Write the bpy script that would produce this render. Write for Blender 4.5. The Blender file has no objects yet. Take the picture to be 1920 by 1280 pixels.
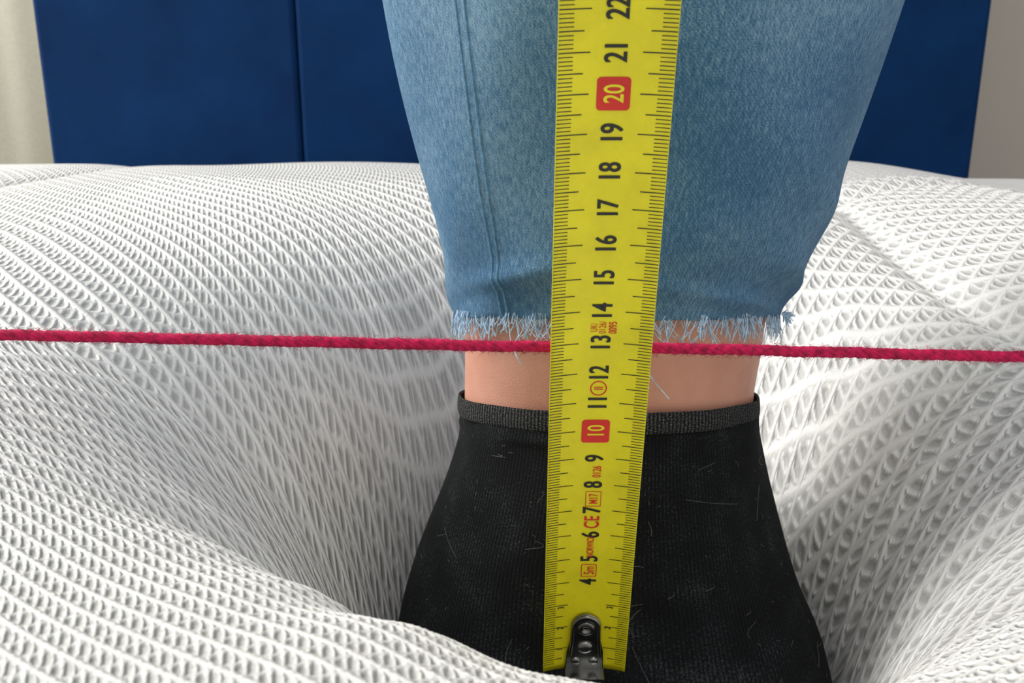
import bpy, math, random
import numpy as np
from mathutils import Vector
random.seed(7); np.random.seed(7)
sc = bpy.context.scene
sc.view_settings.view_transform = 'Standard'
COL = sc.collection
# local design units: centimetres, z measured from eye level (8 cm above the mattress top)
def V(x, y, z): return (x/100.0, y/100.0, (z+8.0)/100.0+0.60)

# ------------------------------------------------------------------ helpers
def obj_from(name, verts, faces, mat=None, parent=None, uvs=None, smooth=True):
    me = bpy.data.meshes.new(name)
    me.from_pydata([tuple(v) for v in verts], [], faces)
    if uvs is not None:
        ul = me.uv_layers.new(name='UVMap')
        li = np.zeros(len(me.loops), dtype=np.int32); me.loops.foreach_get('vertex_index', li)
        ul.data.foreach_set('uv', np.asarray(uvs, dtype=np.float32)[li].ravel())
    me.polygons.foreach_set('use_smooth', [smooth]*len(me.polygons))
    me.update()
    ob = bpy.data.objects.new(name, me); COL.objects.link(ob)
    if mat: me.materials.append(mat)
    if parent: ob.parent = parent
    return ob
def empty(name):
    e = bpy.data.objects.new(name, None); e.empty_display_size = 0.05; COL.objects.link(e); return e
def curves(name, splines, radius, mat, parent=None, res=1):
    cu = bpy.data.curves.new(name, 'CURVE'); cu.dimensions = '3D'
    cu.bevel_depth = radius; cu.bevel_resolution = res; cu.use_fill_caps = True
    for pts in splines:
        sp = cu.splines.new('POLY'); sp.points.add(len(pts)-1)
        for i, p in enumerate(pts): sp.points[i].co = (p[0], p[1], p[2], 1)
        sp.use_smooth = True
    cu.materials.append(mat)
    ob = bpy.data.objects.new(name, cu); COL.objects.link(ob)
    if parent: ob.parent = parent
    return ob
def box(name, lo, hi, mat, parent=None, bevel=0.0, seg=4):
    x0,y0,z0 = lo; x1,y1,z1 = hi
    v = [(x0,y0,z0),(x1,y0,z0),(x1,y1,z0),(x0,y1,z0),(x0,y0,z1),(x1,y0,z1),(x1,y1,z1),(x0,y1,z1)]
    f = [(0,3,2,1),(4,5,6,7),(0,1,5,4),(1,2,6,5),(2,3,7,6),(3,0,4,7)]
    ob = obj_from(name, v, f, mat, parent, smooth=bevel > 0)
    if bevel > 0:
        m = ob.modifiers.new('bevel', 'BEVEL'); m.width = bevel; m.segments = seg; m.harden_normals = True
    return ob

class NT:
    def __init__(s, name):
        s.m = bpy.data.materials.new(name); s.m.use_nodes = True
        s.t = s.m.node_tree; s.b = s.t.nodes['Principled BSDF']
    def n(s, typ, **k):
        nd = s.t.nodes.new(typ)
        for a, b in k.items(): setattr(nd, a, b)
        return nd
    def l(s, a, b): s.t.links.new(a, b)
    def val(s, sock, v):
        if isinstance(v, bpy.types.NodeSocket): s.l(v, sock)
        else: sock.default_value = v
    def math(s, op, a, b=None, c=None, clamp=False):
        nd = s.n('ShaderNodeMath', operation=op); nd.use_clamp = clamp
        s.val(nd.inputs[0], a)
        if b is not None: s.val(nd.inputs[1], b)
        if c is not None: s.val(nd.inputs[2], c)
        return nd.outputs[0]
    def sstep(s, x, lo, hi, o0=0.0, o1=1.0):
        nd = s.n('ShaderNodeMapRange', interpolation_type='SMOOTHSTEP'); s.l(x, nd.inputs[0])
        nd.inputs[1].default_value = lo; nd.inputs[2].default_value = hi
        nd.inputs[3].default_value = o0; nd.inputs[4].default_value = o1
        return nd.outputs[0]
    def uv(s):
        u = s.n('ShaderNodeUVMap'); sep = s.n('ShaderNodeSeparateXYZ'); s.l(u.outputs[0], sep.inputs[0])
        return u.outputs[0], sep.outputs[0], sep.outputs[1]
    def noise(s, vec, scale, detail=3, rough=.5, mapscale=None):
        if mapscale:
            mp = s.n('ShaderNodeMapping'); mp.inputs['Scale'].default_value = mapscale; s.l(vec, mp.inputs[0]); vec = mp.outputs[0]
        nd = s.n('ShaderNodeTexNoise'); s.l(vec, nd.inputs['Vector'])
        nd.inputs['Scale'].default_value = scale; nd.inputs['Detail'].default_value = detail; nd.inputs['Roughness'].default_value = rough
        return nd.outputs['Fac']
    def ramp(s, fac, stops):
        r = s.n('ShaderNodeValToRGB'); s.l(fac, r.inputs[0])
        e = r.color_ramp.elements
        while len(e) < len(stops): e.new(0.5)
        for i, (p, c) in enumerate(stops): e[i].position = p; e[i].color = (*c, 1)
        return r.outputs[0]
    def mix(s, f, a, b, typ='MIX'):
        nd = s.n('ShaderNodeMix', data_type='RGBA', blend_type=typ)
        s.val(nd.inputs[0], f)
        for so, v in ((nd.inputs[6], a), (nd.inputs[7], b)):
            if isinstance(v, bpy.types.NodeSocket): s.l(v, so)
            else: so.default_value = (*v, 1)
        return nd.outputs[2]
    def bump(s, h, dist, strength=1.0):
        nd = s.n('ShaderNodeBump'); s.l(h, nd.inputs['Height'])
        nd.inputs['Distance'].default_value = dist; nd.inputs['Strength'].default_value = strength
        s.l(nd.outputs[0], s.b.inputs['Normal'])
    def col(s, c):
        s.val(s.b.inputs['Base Color'], c if isinstance(c, bpy.types.NodeSocket) else (*c, 1))
    def set(s, **k):
        for a, v in k.items(): s.b.inputs[a.replace('_', ' ')].default_value = v

def simple(name, c, rough=.6, metal=0.0, nscale=40, var=.12):
    M = NT(name); tc = M.n('ShaderNodeTexCoord')
    f = M.noise(tc.outputs['Object'], nscale, 4)
    d = tuple(max(0, x*(1-var)) for x in c); e = tuple(x*(1+var) for x in c)
    M.col(M.ramp(f, [(.3, d), (.7, e)])); M.set(Roughness=rough, Metallic=metal)
    return M

# ------------------------------------------------------------------ materials
PU, PV = 1.12, 1.0          # knit cell size in fabric units
M = NT('knit_cover'); uvv, u, v = M.uv()
a = M.math('ADD', M.math('DIVIDE', u, PU), M.math('DIVIDE', v, PV))
b = M.math('SUBTRACT', M.math('DIVIDE', u, PU), M.math('DIVIDE', v, PV))
def tri(x):
    return M.math('ABSOLUTE', M.math('SUBTRACT', M.math('MULTIPLY', M.math('FRACT', x), 2), 1))
ta = tri(a); tb = tri(b)
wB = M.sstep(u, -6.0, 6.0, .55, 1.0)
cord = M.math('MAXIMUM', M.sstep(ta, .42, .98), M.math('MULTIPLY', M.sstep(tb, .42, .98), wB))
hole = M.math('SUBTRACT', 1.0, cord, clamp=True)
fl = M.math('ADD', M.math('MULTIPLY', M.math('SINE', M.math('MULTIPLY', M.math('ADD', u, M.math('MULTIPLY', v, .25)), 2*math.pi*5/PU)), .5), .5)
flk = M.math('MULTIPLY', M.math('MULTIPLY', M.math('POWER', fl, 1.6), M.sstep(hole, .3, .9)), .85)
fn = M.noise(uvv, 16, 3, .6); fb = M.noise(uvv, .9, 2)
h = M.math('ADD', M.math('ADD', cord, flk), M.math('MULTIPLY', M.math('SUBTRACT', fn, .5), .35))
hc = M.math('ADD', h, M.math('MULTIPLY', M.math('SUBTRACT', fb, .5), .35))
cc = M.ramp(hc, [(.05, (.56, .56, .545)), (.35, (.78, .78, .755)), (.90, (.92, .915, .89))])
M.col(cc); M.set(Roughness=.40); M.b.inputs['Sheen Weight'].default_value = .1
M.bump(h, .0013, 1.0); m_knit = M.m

m_side = simple('mattress_side_fabric', (.62, .62, .64), .8, nscale=120).m

M = NT('blue_velvet'); tc = M.n('ShaderNodeTexCoord')
f = M.noise(tc.outputs['Object'], 9, 4, .6); g = M.noise(tc.outputs['Object'], 900, 2)
M.col(M.mix(M.math('MULTIPLY', g, .3), M.ramp(f, [(.3, (.0008, .018, .075)), (.75, (.0015, .035, .125))]), (.001, .012, .050)))
M.set(Roughness=.8); M.b.inputs['Specular IOR Level'].default_value = .12; M.b.inputs['Sheen Weight'].default_value = .02; M.b.inputs['Sheen Tint'].default_value = (.1, .35, .9, 1)
m_velvet = M.m

m_wall = simple('wall_paint', (.55, .50, .43), .9, nscale=5, var=.03).m
m_lit_wall = simple('lit_wall_cream', (.88, .85, .68), .9, nscale=250, var=.04).m  # paler than the wall paint: brighter light on the left, put into colour
m_floor = simple('floor_carpet', (.35, .31, .27), .95, nscale=300, var=.25).m

M = NT('denim'); uvv, u, v = M.uv()
streak = M.noise(uvv, 1.0, 5, .7, (13, 3.0, 1)); fine = M.noise(uvv, 1.0, 3, .8, (26, 24, 1)); big = M.noise(uvv, .16, 3)
tw = M.math('SINE', M.math('MULTIPLY', M.math('ADD', M.math('MULTIPLY', u, 1.0), M.math('MULTIPLY', v, .75)), 2*math.pi/.11))
mixf = M.math('ADD', M.math('MULTIPLY', streak, .54), M.math('ADD', M.math('MULTIPLY', fine, .60), M.math('ADD', M.math('MULTIPLY', big, .42), M.math('MULTIPLY', tw, .015))))
M.col(M.ramp(mixf, [(.49, (.014, .066, .165)), (.73, (.068, .205, .38)), (.94, (.34, .56, .74))]))
M.set(Roughness=.9); M.b.inputs['Sheen Weight'].default_value = .06; M.b.inputs['Specular IOR Level'].default_value = .25
M.bump(M.math('ADD', M.math('MULTIPLY', tw, .2), M.math('ADD', fine, streak)), .0008, .9); m_denim = M.m
m_fray = simple('frayed_thread', (.46, .62, .78), .9, nscale=400, var=.35).m
m_seam = simple('denim_seam', (.09, .22, .36), .9, nscale=500, var=.4).m

M = NT('sock_knit'); uvv, u, v = M.uv()
rib = M.math('SINE', M.math('MULTIPLY', u, 2*math.pi/.15)); fz = M.noise(uvv, 13, 5, .75); bg = M.noise(uvv, .6, 3)
vv = M.math('ADD', M.math('MULTIPLY', rib, .035), M.math('ADD', M.math('MULTIPLY', fz, .80), M.math('MULTIPLY', bg, .35)))
M.col(M.ramp(vv, [(.42, (.0016, .0022, .0028)), (.62, (.0075, .0092, .0112)), (.80, (.085, .094, .10))]))
M.set(Roughness=.95); M.b.inputs['Specular IOR Level'].default_value = .15; M.b.inputs['Sheen Weight'].default_value = .02
M.bump(M.math('ADD', M.math('MULTIPLY', rib, .16), fz), .0011, 1.0); m_sock = M.m

M = NT('sock_cuff_knit'); uvv, u, v = M.uv()
rib = M.math('SINE', M.math('MULTIPLY', u, 2*math.pi/.16)); fz = M.noise(uvv, 1.0, 3, .8, (14, 20, 1))
vv = M.math('ADD', M.math('MULTIPLY', rib, .06), fz)
M.col(M.ramp(vv, [(.38, (.006, .007, .008)), (.52, (.028, .029, .031)), (.66, (.26, .26, .26))]))
M.set(Roughness=.95); M.b.inputs['Specular IOR Level'].default_value = .2
M.bump(M.math('ADD', M.math('MULTIPLY', rib, .3), fz), .0012, 1.0); m_cuff = M.m

M = NT('skin'); uvv, u, v = M.uv()
f = M.noise(uvv, .35, 4, .55); g = M.noise(uvv, 12, 3)
M.col(M.mix(M.math('MULTIPLY', g, .2), M.ramp(f, [(.3, (.61, .28, .19)), (.7, (.72, .37, .265))]), (.54, .24, .17)))
M.set(Roughness=.5); M.b.inputs['Subsurface Weight'].default_value = .12; M.b.inputs['Subsurface Scale'].default_value = .006
M.bump(g, .0003, .5); m_skin = M.m

m_yarn = simple('crimson_yarn', (.50, .006, .070), .9, nscale=500, var=.45).m
M = NT('tape_yellow'); tc = M.n('ShaderNodeTexCoord')
f = M.noise(tc.outputs['Object'], 60, 5, .7)
M.col(M.ramp(f, [(.25, (.75, .66, .010)), (.6, (.90, .80, .012))])); M.set(Roughness=.35); m_tape = M.m
m_ink = simple('black_ink', (.02, .02, .015), .5).m
m_red = simple('red_ink', (.72, .03, .02), .5).m
M = simple('hook_steel', (.30, .30, .29), .22, 1.0, nscale=150, var=.5); m_steel = M.m
m_lint = simple('lint', (.26, .26, .25), .9).m

# ------------------------------------------------------------------ room
box('floor', (-2.5, -2.0, -.05), (2.5, 1.25, 0), m_floor)
box('wall_back', (-2.5, 1.16, 0), (2.5, 1.26, 2.5), m_wall)
box('baseboard_back', (-2.5, 1.142, 0), (2.5, 1.16, .12), simple('white_trim', (.75, .75, .73), .5).m)
cv, cf = [], []; K = 150
for i in range(K+1):
    x = -1.25+.80*i/K; y = 1.128+.010*math.sin(x*44)+.004*math.sin(x*97+1)
    cv += [(x, y, .02), (x, y, 2.2)]
for i in range(K): cf.append((2*i, 2*i+2, 2*i+3, 2*i+1))
lit_sheet = obj_from('lit_wall_sheet', cv, cf, m_lit_wall); cs = lit_sheet.modifiers.new('t', 'SOLIDIFY'); cs.thickness = .002  # added folded sheet, stands in for the brighter-lit left end of the wall

# ------------------------------------------------------------------ bed
bed = empty('bed')
xs = [-.485, -.22, .0, .22, .485]
box('base', (-.485, -.97, .06), (.485, 1.03, .318), m_velvet, bed, .02)
for i in range(4):
    box('headboard_panel_%d' % (i+1), (xs[i]+.0003, 1.045, .05), (xs[i+1]-.0003, 1.105, 1.18), m_velvet, bed, .006, 5)
for i, (px, py) in enumerate([(-.42, -.9), (.42, -.9), (-.42, .9), (.42, .9)]):
    box('foot_%d' % (i+1), (px-.03, py-.03, 0), (px+.03, py+.03, .065), m_ink, bed, .005)

# ------------------------------------------------------------------ mattress
FX, FY, AX, AY = 3.7, 34.5, 8.4, 11.0
def sst(x, lo, hi):
    t = np.clip((x-lo)/(hi-lo), 0, 1); return t*t*(3-2*t)
def polar(x, y):
    dx = x-FX; dy = y-FY
    r = np.sqrt((dx/AX)**2+(dy/AY)**2); d = np.maximum((r-1)*9.5, 0)
    return dx, dy, d
def mat_h(x, y):
    dx, dy, d = polar(x, y)
    phi = np.arctan2(dy, dx)
    fr = np.clip(-np.sin(phi)*1.3-.15, 0, 1)*np.clip(.49-.035*x, -.05, .60)*(1-.55*sst(-x, 3, 11))  # toward the toes
    lf = np.clip(-np.cos(phi), 0, 1)**1.5
    L = 3.7-1.25*fr+.5*lf
    wd = .16*(1-.55*fr)+.06*lf
    g = (1-wd)*np.exp(-d/L)+wd*np.exp(-(d/11)**2)
    z = -8-17.8*g
    fold = np.exp(-((d-4)/4.0)**2)
    z += fold*(.20*np.sin(phi*17+.25*d)+.14*np.sin(phi*29+1.3-.2*d))
    z += .10*np.sin(x*.16+.6)*np.sin(y*.13)+.08*np.sin(x*.31+y*.22)
    for sx in (21.0, -34.0):   # quilting seams running along the bed
        q = np.abs(x-sx-1.2*np.sin(y*.09)); z -= (.65*np.exp(-(q/.7)**2)+.6*np.exp(-(q/2.6)**2))*np.clip(d/8, 0, 1)
    z += .6*np.exp(-((x-28)/5)**2)*np.clip((y-25)/20, 0, 1)
    # cross seam of the quilting toward the head of the bed
    q = np.abs(y-62-.10*(x-20)); z -= .6*np.exp(-(q/1.3)**2)*sst(x, 14, 22)
    z -= 1.3*np.clip((x-22)/16, 0, 1)*np.clip((y-40)/30, 0, 1)
    z -= .0022*np.maximum(y-62, 0)**2
    e = np.minimum(np.minimum(x+49.5, 49.5-x), np.minimum(y+95, 103.5-y)); R = 4.5
    k = np.clip(R-e, 0, R)
    z -= R-np.sqrt(np.maximum(R*R-k*k, 0))
    return z
def fabric(x, y):
    dx, dy, d = polar(x, y)
    pull = .26*np.exp(-(d/7)**1.5)
    U = FX+dx*(1+pull); W = FY+dy*(1+pull)
    U = U+.35*np.sin(W*.23)+.2*np.sin(U*.5+W*.31); W = W+.3*np.sin(U*.21+1)+.15*np.sin(U*.6)
    yc = np.clip(W, -10, 34); k = np.clip((32-W)/30, 0, 1.2)
    W = .68*W-.0190*(34-yc)**2
    U = 3+(U-3)*(.82+.60*k)
    return U, W
gx = np.concatenate([np.arange(-49.5, -24, .5), np.arange(-24, 30, .14), np.arange(30, 49.51, .5)]); gx[-1] = 49.5
gy = np.concatenate([np.arange(-95, 4, 1.2), np.arange(4, 62, .14), np.arange(62, 103.51, .3)]); gy[-1] = 103.5
X, Y = np.meshgrid(gx, gy); Z = mat_h(X, Y); U, W = fabric(X, Y)
fa = U/PU+W/PV; fb_ = U/PU-W/PV
tA = np.abs(2*(fa-np.floor(fa))-1); tB = np.abs(2*(fb_-np.floor(fb_))-1)
wBn = .55+.45*sst(U, -6.0, 6.0)
cordn = np.maximum(sst(tA, .30, 1.0), sst(tB, .30, 1.0)*wBn)
res = ((X > -24) & (X < 30) & (Y > 4) & (Y < 66)).astype(float)
Z = Z+.12*(cordn-.5)*res
nx, ny = len(gx), len(gy)
P = np.stack([X/100, Y/100, (Z+8)/100+.6], -1).reshape(-1, 3)
UVm = np.stack([U, W], -1).reshape(-1, 2)
ii = (np.arange(ny-1)[:, None]*nx+np.arange(nx-1)[None, :]).ravel()
F = np.stack([ii, ii+1, ii+1+nx, ii+nx], -1).tolist()
mattress = empty('mattress')
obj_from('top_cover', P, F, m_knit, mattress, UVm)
per = [(i) for i in range(nx)]+[j*nx+nx-1 for j in range(1, ny)]+[(ny-1)*nx+i for i in range(nx-2, -1, -1)]+[j*nx for j in range(ny-2, 0, -1)]
top = P[per]; vs = [tuple(p) for p in top]+[(p[0], p[1], .32) for p in top]; n = len(per)
fs = [(i, n+i, n+(i+1) % n, (i+1) % n) for i in range(n)]+[tuple(range(2*n-1, n-1, -1))]
obj_from('side_band', vs, fs, m_side, mattress, smooth=False)

# ------------------------------------------------------------------ lofted limbs
# slice: z, cx, rx, y_wide, y_front, y_back, tilt
def cr(p, t):
    n = len(p)-1; i = min(int(t*n), n-1); f = t*n-i
    p0, p1, p2, p3 = p[max(i-1, 0)], p[i], p[i+1], p[min(i+2, n)]
    return .5*((2*p1)+(-p0+p2)*f+(2*p0-5*p1+4*p2-p3)*f*f+(-p0+3*p1-3*p2+p3)*f**3)
def surf(S, t, th, off=0.0, e=1.0):
    z, cx, rx, yw, yf, yb, ti = cr(S, t)
    c, s_ = math.cos(th), math.sin(th)
    ry = (yb-yw) if s_ > 0 else (yw-yf)
    return (cx+(rx+off)*c, yw+(ry+off)*s_, z-ti*s_)
def loft(name, S, mat, parent, nt=120, na=160, off=0.0, cap0=False, cap1=False, disp=None):
    S = [np.array(s, float) for s in S]; vs = []; uv = []; fs = []
    for j in range(nt+1):
        t = j/nt
        for i in range(na+1):
            th = -math.pi*1.5+2*math.pi*i/na   # seam at the back
            p = surf(S, t, th, off+(disp(t, th) if disp else 0))
            vs.append(V(*p)); uv.append((th*6.5, p[2]))
    w = na+1
    for j in range(nt):
        for i in range(na):
            a0 = j*w+i; fs.append((a0, a0+1, a0+1+w, a0+w))
    for cap, j in ((cap0, 0), (cap1, nt)):
        if cap:
            ring = vs[j*w:(j+1)*w]; c = np.mean(np.array(ring[:-1]), axis=0)
            vs.append(tuple(c)); uv.append((0, 0)); k = len(vs)-1
            for i in range(na):
                fs.append((k, j*w+i+1, j*w+i) if j == 0 else (k, j*w+i, j*w+i+1))
    return obj_from(name, vs, fs, mat, parent, uv), S

person = empty('person')
foot = [  # from sole up to the cuff
 (-25.6, 3.7, 4.5, 32.0, 27.0, 43.0, 0), (-25.2, 3.7, 7.3, 31.5, 24.6, 44.6, 0), (-24.0, 3.7, 8.1, 31.8, 23.9, 45.2, 0),
 (-22.5, 3.7, 8.1, 32.2, 25.6, 45.3, 0), (-21.0, 3.68, 7.9, 32.8, 28.9, 45.0, 0), (-19.5, 3.62, 7.4, 34.0, 30.0, 44.4, .2),
 (-18.0, 3.6, 6.9, 35.0, 30.6, 43.6, .4), (-16.2, 3.7, 6.3, 36.0, 31.2, 42.8, .7), (-14.6, 3.8, 5.88, 36.5, 31.7, 42.0, .95),
 (-13.7, 3.8, 5.75, 36.7, 31.95, 41.6, 1.0)]
def sockd(t, th):
    return .06*math.sin(3*th+9*t)+.05*math.sin(7*th-14*t)+.10*math.exp(-((t-.94)/.02)**2)*(.5+.5*math.sin(5*th))
sock, SF = loft('sock', foot, m_sock, person, 150, 200, .10, cap0=True, disp=sockd)
cuff = [(-13.75, 3.8, 5.72, 36.7, 31.98, 41.6, 1.0), (-13.7, 3.8, 5.80, 36.7, 31.9, 41.65, 1.0), (-13.45, 3.8, 5.83, 36.75, 31.86, 41.7, 1.02), (-13.1, 3.8, 5.80, 36.8, 31.88, 41.7, 1.05), (-12.98, 3.8, 5.76, 36.8, 31.92, 41.65, 1.05), (-13.05, 3.8, 5.68, 36.8, 32.0, 41.5, 1.05)]
loft('sock_cuff', cuff, m_cuff, person, 24, 200, .12, disp=lambda t, th: .03*math.sin(11*th)+.03*math.sin(4*th+1))
leg = foot[:8]+[(-14.6, 3.8, 5.75, 36.5, 31.85, 41.8, .95), (-13, 3.8, 5.72, 36.8, 32.05, 41.5, .9), (-11, 3.88, 5.75, 36.6, 31.8, 41.8, .6), (-8.5, 3.95, 5.8, 36.4, 31.5, 42.0, .3), (-4, 4.1, 6.1, 36, 30.6, 42.6, 0), (2, 4.3, 7.0, 35.5, 29.5, 44, 0), (12, 4.5, 7.6, 35.0, 28.5, 44.5, 0), (24, 4.5, 7.0, 34.6, 28.3, 43, 0), (35, 4.5, 7.2, 34.0, 27.6, 42, 0)]
loft('leg', leg, m_skin, person, 200, 120, -.05, cap0=True, cap1=True)
jeans = [(-9.55, 3.92, 6.12, 36.2, 31.0, 42.2, 1.15), (-8.4, 4.0, 6.4, 36.1, 30.7, 42.6, .9), (-6.5, 4.17, 6.95, 36.0, 30.1, 43.2, .5), (-3, 4.27, 7.72, 35.7, 29.4, 44, .2), (2, 4.36, 8.78, 35.5, 28.4, 45, 0), (8, 4.6, 9.8, 35.2, 27.6, 46, 0), (16, 4.7, 10.3, 35, 27.0, 46, 0), (26, 4.7, 10.4, 34.5, 26.5, 45.5, 0), (36, 4.7, 10.6, 34, 26.0, 45, 0)]
def jd(t, th):
    w = .07*math.sin(4*th+16*t)+.05*math.sin(9*th-23*t)
    k1 = 9*(t-.10)+1.1*(th+1.0); w += .24*math.exp(-(k1/.28)**2)*math.exp(-((th+1.0)/.55)**2)
    k2 = 9*(t-.22)-1.0*(th+1.9); w += .24*math.exp(-(k2/.32)**2)*math.exp(-((th+2.1)/.6)**2)
    k3 = 9*(t-.17)+1.6*(th+.5); w += .24*math.exp(-(k3/.32)**2)*math.exp(-((th+.5)/.4)**2)
    k4 = 9*(t-.34)+1.2*(th+.7); w += .24*math.exp(-(k4/.35)**2)*math.exp(-((th+.7)/.5)**2)
    w += .06*math.sin(23*th+3*math.sin(6*th))*math.exp(-(t/.02)**2)
    return w
jo, SJ = loft('jeans', jeans, m_denim, person, 220, 240, 0, disp=jd)
so = jo.modifiers.new('cloth', 'SOLIDIFY'); so.thickness = .0014; so.offset = -1
def jp(t, th, off=0): return V(*surf(SJ, t, th, off+jd(t, th)))
curves('inner_seam', [[jp(t, -2.35+o, -.015) for t in np.linspace(0.001, .98, 160)] for o in (0, .045)], .0005, m_seam, person, 2)
fr = []
for k in range(1000):
    th = random.uniform(-math.pi, math.pi); L = random.uniform(.35, 1.05); p = Vector(surf(SJ, 0.002, th, jd(0, th)-random.uniform(0, .14)))
    out = Vector((math.cos(th), math.sin(th), 0)); tan = Vector((-math.sin(th), math.cos(th), 0)); a1 = random.gauss(0, .35); a2 = random.uniform(-.05, .35); c1 = random.gauss(0, .7)
    pts = []
    for i in range(6):
        q = i/5; w = p+Vector((0, 0, .2-L*q))+tan*(a1*q*L+c1*q*q*L*.5)+out*(a2*q*L*.6+.02); pts.append(V(*w))
    fr.append(pts)
curves('hem_fray', fr, .00016, m_fray, person)
def hang(th, L, sx, oy):
    p = Vector(surf(SJ, 0.002, th)); return [V(p.x+sx*q+.12*math.sin(q*7), p.y-oy*q, p.z-L*q) for q in np.linspace(0, 1, 12)]
curves('loose_thread', [hang(-1.62, 2.6, 1.5, .4), hang(-1.6, 2.2, .7, .5), hang(-2.25, 1.6, .2, .3), hang(-2.2, 1.3, -.2, .3)], .00018, m_fray, person)
tf = []
for k in range(70):
    p = Vector(surf(SJ, .014, -.25+random.gauss(0, .06), .10)); dv = Vector((random.uniform(.1, 1), random.uniform(-.6, .4), random.uniform(-.9, .5))).normalized()*random.uniform(.15, .45)
    tf.append([V(*(p+dv*q+Vector((0, 0, -.15*q*q)))) for q in (0, .35, .7, 1)])
curves('hem_tuft', tf, .00018, m_fray, person)
ln = []
for k in range(110):
    t = random.uniform(.38, .93); th = random.uniform(-math.pi, 0); q = []
    L = random.choice([.012, .012, .02, .02, .03, .16]); dt = random.gauss(0, L*.35); dth = random.gauss(0, L); cv_ = random.gauss(0, L*.5)
    for i in range(7):
        f = i/6; tt = min(max(t+dt*f, .3), .995)
        q.append(V(*surf(SF, tt, th+dth*f+cv_*math.sin(f*3), .10+sockd(tt, th)+.04)))
    ln.append(q)
curves('lint_fibres', ln, .000035, m_lint, person)

# ------------------------------------------------------------------ yarn
yx = [-53, -50.5, -48, -30, -14, 0, 5, 14.5, 24, 40, 48, 50.5, 53]; yz = [-22, -11, -7.8, -7.65, -7.68, -8.02, -8.08, -8.34, -8.12, -7.8, -7.9, -11, -22]
yarn = empty('yarn'); X1 = np.arange(-53, 53, .07); Zc = np.interp(X1, yx, yz); kk = np.ones(41)/41; Zs = np.convolve(np.pad(Zc, 20, 'edge'), kk, 'valid')
sp = []
for ply in range(4):
    sp.append([V(x, 26.75+.08*math.cos(x*6+ply*math.pi/2), z+.08*math.sin(x*6+ply*math.pi/2)+.008*math.sin(x*2.1)+.006*math.sin(x*5.3)) for x, z in zip(X1, Zs)])
curves('plies', sp, .00086, m_yarn, yarn, 3)
fz = []
for k in range(4200):
    x = random.uniform(-22, 24); z = float(np.interp(x, X1, Zs)); a0 = random.uniform(0, 6.28); L = random.uniform(.03, .15); b0 = random.gauss(0, .6); dxx = random.gauss(0, .15)
    fz.append([V(x+dxx*q, 26.75+(.14+L*q)*math.cos(a0+b0*q), z+(.14+L*q)*math.sin(a0+b0*q)) for q in (0, .5, 1)])
curves('fuzz', fz, .00004, m_yarn, yarn, 0)

# ------------------------------------------------------------------ tape measure
tape = empty('tape_measure')
B = Vector((2.47, 29.35, -20.34)); D = Vector((0, -.2458, .9693)).normalized(); N = Vector((0, -D.z, D.y))
HW = 1.4
def tp(a, s, off=0.0): return V(*(B+D*s+Vector((a, 0, 0))+N*(.20*(a/HW)**2+off)))
na = 24; S0, S1 = -.02, 34.0; ns = 120; vs = []; fs = []
for j in range(ns+1):
    for i in range(na+1): vs.append(tp(-HW+2*HW*i/na, S0+(S1-S0)*j/ns))
for j in range(ns):
    for i in range(na): q = j*(na+1)+i; fs.append((q, q+1, q+na+2, q+na+1))
bl = obj_from('blade', vs, fs, m_tape, tape); s2 = bl.modifiers.new('t', 'SOLIDIFY'); s2.thickness = .0002; s2.offset = -1
tv, tf2 = [], []
def strip(V_, F_, a0, a1, s0, s1, off=.012, seg=5):
    k = len(V_)
    for i in range(seg+1):
        a_ = a0+(a1-a0)*i/seg; V_.append(tp(a_, s0, off)); V_.append(tp(a_, s1, off))
    for i in range(seg): F_.append((k+2*i, k+2*i+2, k+2*i+3, k+2*i+1))
for mm in range(3, 338):
    s_ = mm/10; w = .011 if mm % 5 else .014
    for sg in (-1, 1):
        inner = .62 if mm % 10 == 0 else (.78 if mm % 5 == 0 else 1.03)
        strip(tv, tf2, sg*1.385, sg*inner, s_-w, s_+w)
obj_from('tick_marks', tv, tf2, m_ink, tape, smooth=False)
meshes = {'ink': ([], []), 'red': ([], []), 'yel': ([], [])}
def text(t, s0, a0, hgt, sxs, key, bold=.012, off=.016):
    cu = bpy.data.curves.new('t', 'FONT'); cu.body = t; cu.size = 1; cu.align_x = 'CENTER'; cu.offset = bold; cu.fill_mode = 'FRONT'
    ob = bpy.data.objects.new('t', cu); COL.objects.link(ob)
    dg = bpy.context.evaluated_depsgraph_get(); me = ob.evaluated_get(dg).to_mesh()
    Vv, Ff = meshes[key]; k = len(Vv); sz = hgt/.70
    for v_ in me.vertices: Vv.append(tp(a0-(v_.co.y*sz-hgt/2), s0+v_.co.x*sz*sxs, off))
    for p in me.polygons: Ff.append(tuple(k+i for i in p.vertices))
    ob.evaluated_get(dg).to_mesh_clear(); bpy.data.objects.remove(ob)
def rbox(hs, ha, r):
    pts = []
    for cx_, cy_, st in ((hs-r, ha-r, 0), (-hs+r, ha-r, 90), (-hs+r, -ha+r, 180), (hs-r, -ha+r, 270)):
        for q in range(7):
            an = math.radians(st+15*q); pts.append((cx_+r*math.cos(an), cy_+r*math.sin(an)))
    return pts
def fill(s0, a0, pts, key, off=.013):
    Vv, Ff = meshes[key]; k = len(Vv); Vv.append(tp(a0, s0, off))
    for ps, pa in pts: Vv.append(tp(a0+pa, s0+ps, off))
    n = len(pts)
    for i in range(n): Ff.append((k, k+1+(i+1) % n, k+1+i))
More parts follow.
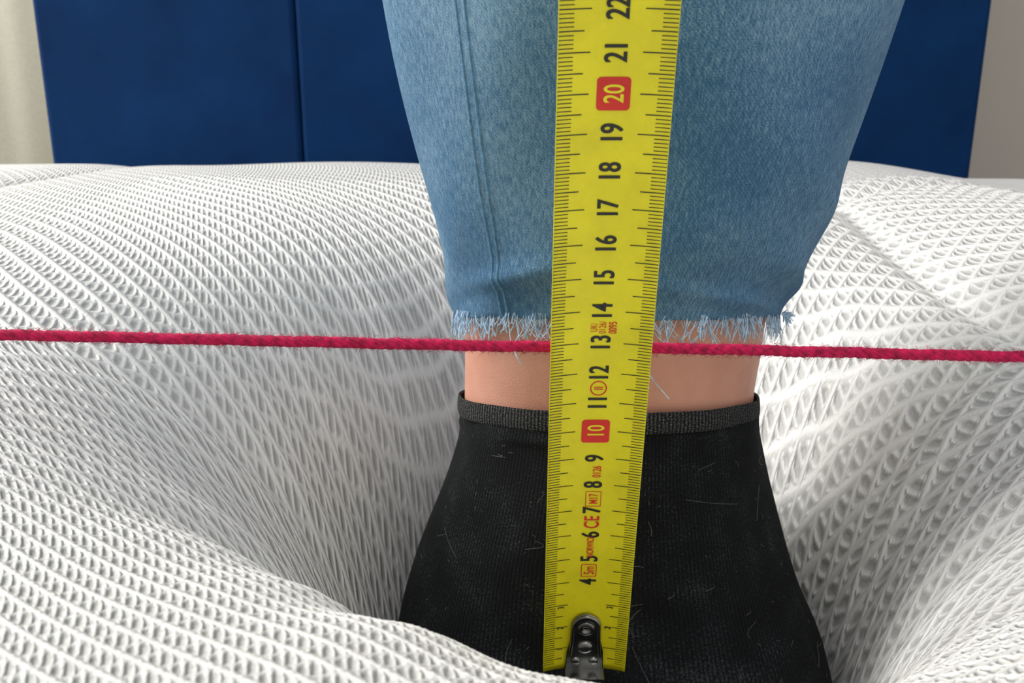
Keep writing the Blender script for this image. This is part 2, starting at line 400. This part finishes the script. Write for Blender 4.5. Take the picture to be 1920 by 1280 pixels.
def ring(s0, a0, pts, wd, key, off=.014):
    Vv, Ff = meshes[key]; k = len(Vv); n = len(pts)
    for ps, pa in pts:
        L = math.hypot(ps, pa); Vv.append(tp(a0+pa, s0+ps, off)); Vv.append(tp(a0+pa*(L-wd)/L, s0+ps*(L-wd)/L, off))
    for i in range(n): j = (i+1) % n; Ff.append((k+2*i, k+2*i+1, k+2*j+1, k+2*j))
for nmb in range(4, 34):
    if nmb % 10 == 0:
        fill(nmb, -.02, rbox(.41, .41, .1), 'red'); text(str(nmb), nmb, -.02, .48, .68, 'yel', .014, .02)
    else:
        text(str(nmb), nmb, -.02, .54, .68, 'ink', .012); text(str(nmb), nmb+.018, -.02, .54, .68, 'ink', .012, .0163)
ring(4.5, .0, rbox(.27, .25, .05), .035, 'red'); text('5m', 4.5, .0, .32, .62, 'red', .012)
text('NORWICK', 5.52, .0, .22, .58, 'red', .012)
text('CE', 6.52, .0, .46, .66, 'red', .012)
ring(7.45, .02, rbox(.30, .24, .03), .03, 'red'); text('M17', 7.45, .02, .27, .58, 'red', .008)
text('0126', 8.5, .08, .25, .62, 'red', .012)
ring(11.5, 0, [(.25*math.cos(q), .24*math.sin(q)) for q in np.linspace(0, 6.283, 33)[:-1]], .035, 'red'); text('II', 11.5, 0, .26, .7, 'red', .01)
text('UK/', 13.5, -.22, .2, .6, 'red', 0); text('0126/', 13.5, .02, .2, .6, 'red', 0); text('0095', 13.5, .30, .22, .62, 'red', .012)
for t_, s_, a_ in (('2', 1.95, -.86), ('3', 2.9, -.86), ('2', 1.95, .72), ('1', .95, -.86), ('3', 2.9, .75)): text(t_, s_, a_, .2, .8, 'ink', .01)
for key, nm, mt in (('ink', 'numerals', m_ink), ('red', 'red_printing', m_red), ('yel', 'boxed_numerals', m_tape)):
    obj_from(nm, meshes[key][0], meshes[key][1], mt, tape, smooth=False)
# end hook
def hp(a, s, o): return V(*(B+D*s+Vector((a, 0, 0))+N*o))
out = []
for q in range(13): an = math.pi*q/12; out.append((.50*math.cos(an), 2.1+.55*math.sin(an)))
out += [(-.52, 1.4), (-.62, .9), (-.66, .0), (.66, .0), (.62, .9), (.52, 1.4)]
hv = [hp(a_, s_, .06) for a_, s_ in out]+[hp(a_, s_, .16) for a_, s_ in out]; n = len(out)
hf = [tuple(range(n, 2*n)), tuple(range(n-1, -1, -1))]+[(i, (i+1) % n, n+(i+1) % n, n+i) for i in range(n)]
hk = obj_from('hook_plate', hv, hf, m_steel, tape, smooth=False); bm_ = hk.modifiers.new('b', 'BEVEL'); bm_.width = .0003; bm_.segments = 3
hv = [hp(a_, s_, o) for o in (.06, .62) for a_, s_ in ((-.66, -.02), (.66, -.02), (.66, .09), (-.66, .09))]
obj_from('hook_lip', hv, [(0, 3, 2, 1), (4, 5, 6, 7), (0, 1, 5, 4), (1, 2, 6, 5), (2, 3, 7, 6), (3, 0, 4, 7)], m_steel, tape, smooth=False)
def dome(name, a0, s0, R, hh, hole=False):
    vs = []; fs = []; K = 24
    prof = [(R, 0), (R, hh*.5), (R*.9, hh*.85), (R*.7, hh), (R*.45, hh), (R*.35, hh*.4), (R*.0, hh*.35)] if hole else [(R, 0), (R*.97, hh*.4), (R*.8, hh*.75), (R*.5, hh*.95), (R*.25, hh), (0, hh*1.02)]
    for r_, z_ in prof:
        for k in range(K): an = 2*math.pi*k/K; vs.append(hp(a0+r_*math.cos(an), s0+r_*math.sin(an), .16+z_))
    for j in range(len(prof)-1):
        for k in range(K): k2 = (k+1) % K; fs.append((j*K+k, j*K+k2, (j+1)*K+k2, (j+1)*K+k))
    obj_from(name, vs, fs, m_steel, tape)
dome('rivet_1', 0, 2.05, .30, .10, True); dome('rivet_2', 0, 1.15, .27, .12); dome('rivet_3', -.3, .5, .17, .10); dome('rivet_4', .3, .5, .17, .10)
rim = [hp(.5, .75, .17), hp(.45, 1.4, .17)]+[hp(.43*math.cos(math.pi*q/12), 2.1+.46*math.sin(math.pi*q/12), .17) for q in range(13)]+[hp(-.45, 1.4, .17), hp(-.5, .75, .17)]
curves('hook_rim', [rim], .0006, m_steel, tape, 2)

# ------------------------------------------------------------------ light
w = bpy.data.worlds.new('World'); sc.world = w; w.use_nodes = True
bg = w.node_tree.nodes['Background']; bg.inputs[0].default_value = (.96, .97, 1.0, 1); bg.inputs[1].default_value = .58
def area(name, loc, target, size, power, col):
    la = bpy.data.lights.new(name, 'AREA'); la.size = size; la.energy = power; la.color = col
    ob = bpy.data.objects.new(name, la); COL.objects.link(ob); ob.location = loc
    ob.rotation_euler = (Vector(target)-Vector(loc)).to_track_quat('-Z', 'Y').to_euler()
area('window_light', (-1.5, .75, 1.45), (0, .7, .6), .8, 40, (1, .98, .94))
area('overhead_fill', (.3, -.5, 2.0), (0.05, .4, .55), .8, 5, (1, .97, .93))  # soft fill added from above, no actual lamp there

# ------------------------------------------------------------------ camera
cam = bpy.data.cameras.new('Camera'); co = bpy.data.objects.new('Camera', cam); COL.objects.link(co)
co.location = V(0, 0, 0); co.rotation_euler = (math.radians(90-16.4), 0, 0)
cam.sensor_width = 36; cam.lens = 1841/1920*36; cam.clip_start = .005; cam.clip_end = 50
cam.dof.use_dof = True; cam.dof.focus_distance = .31; cam.dof.aperture_fstop = 32
sc.camera = co
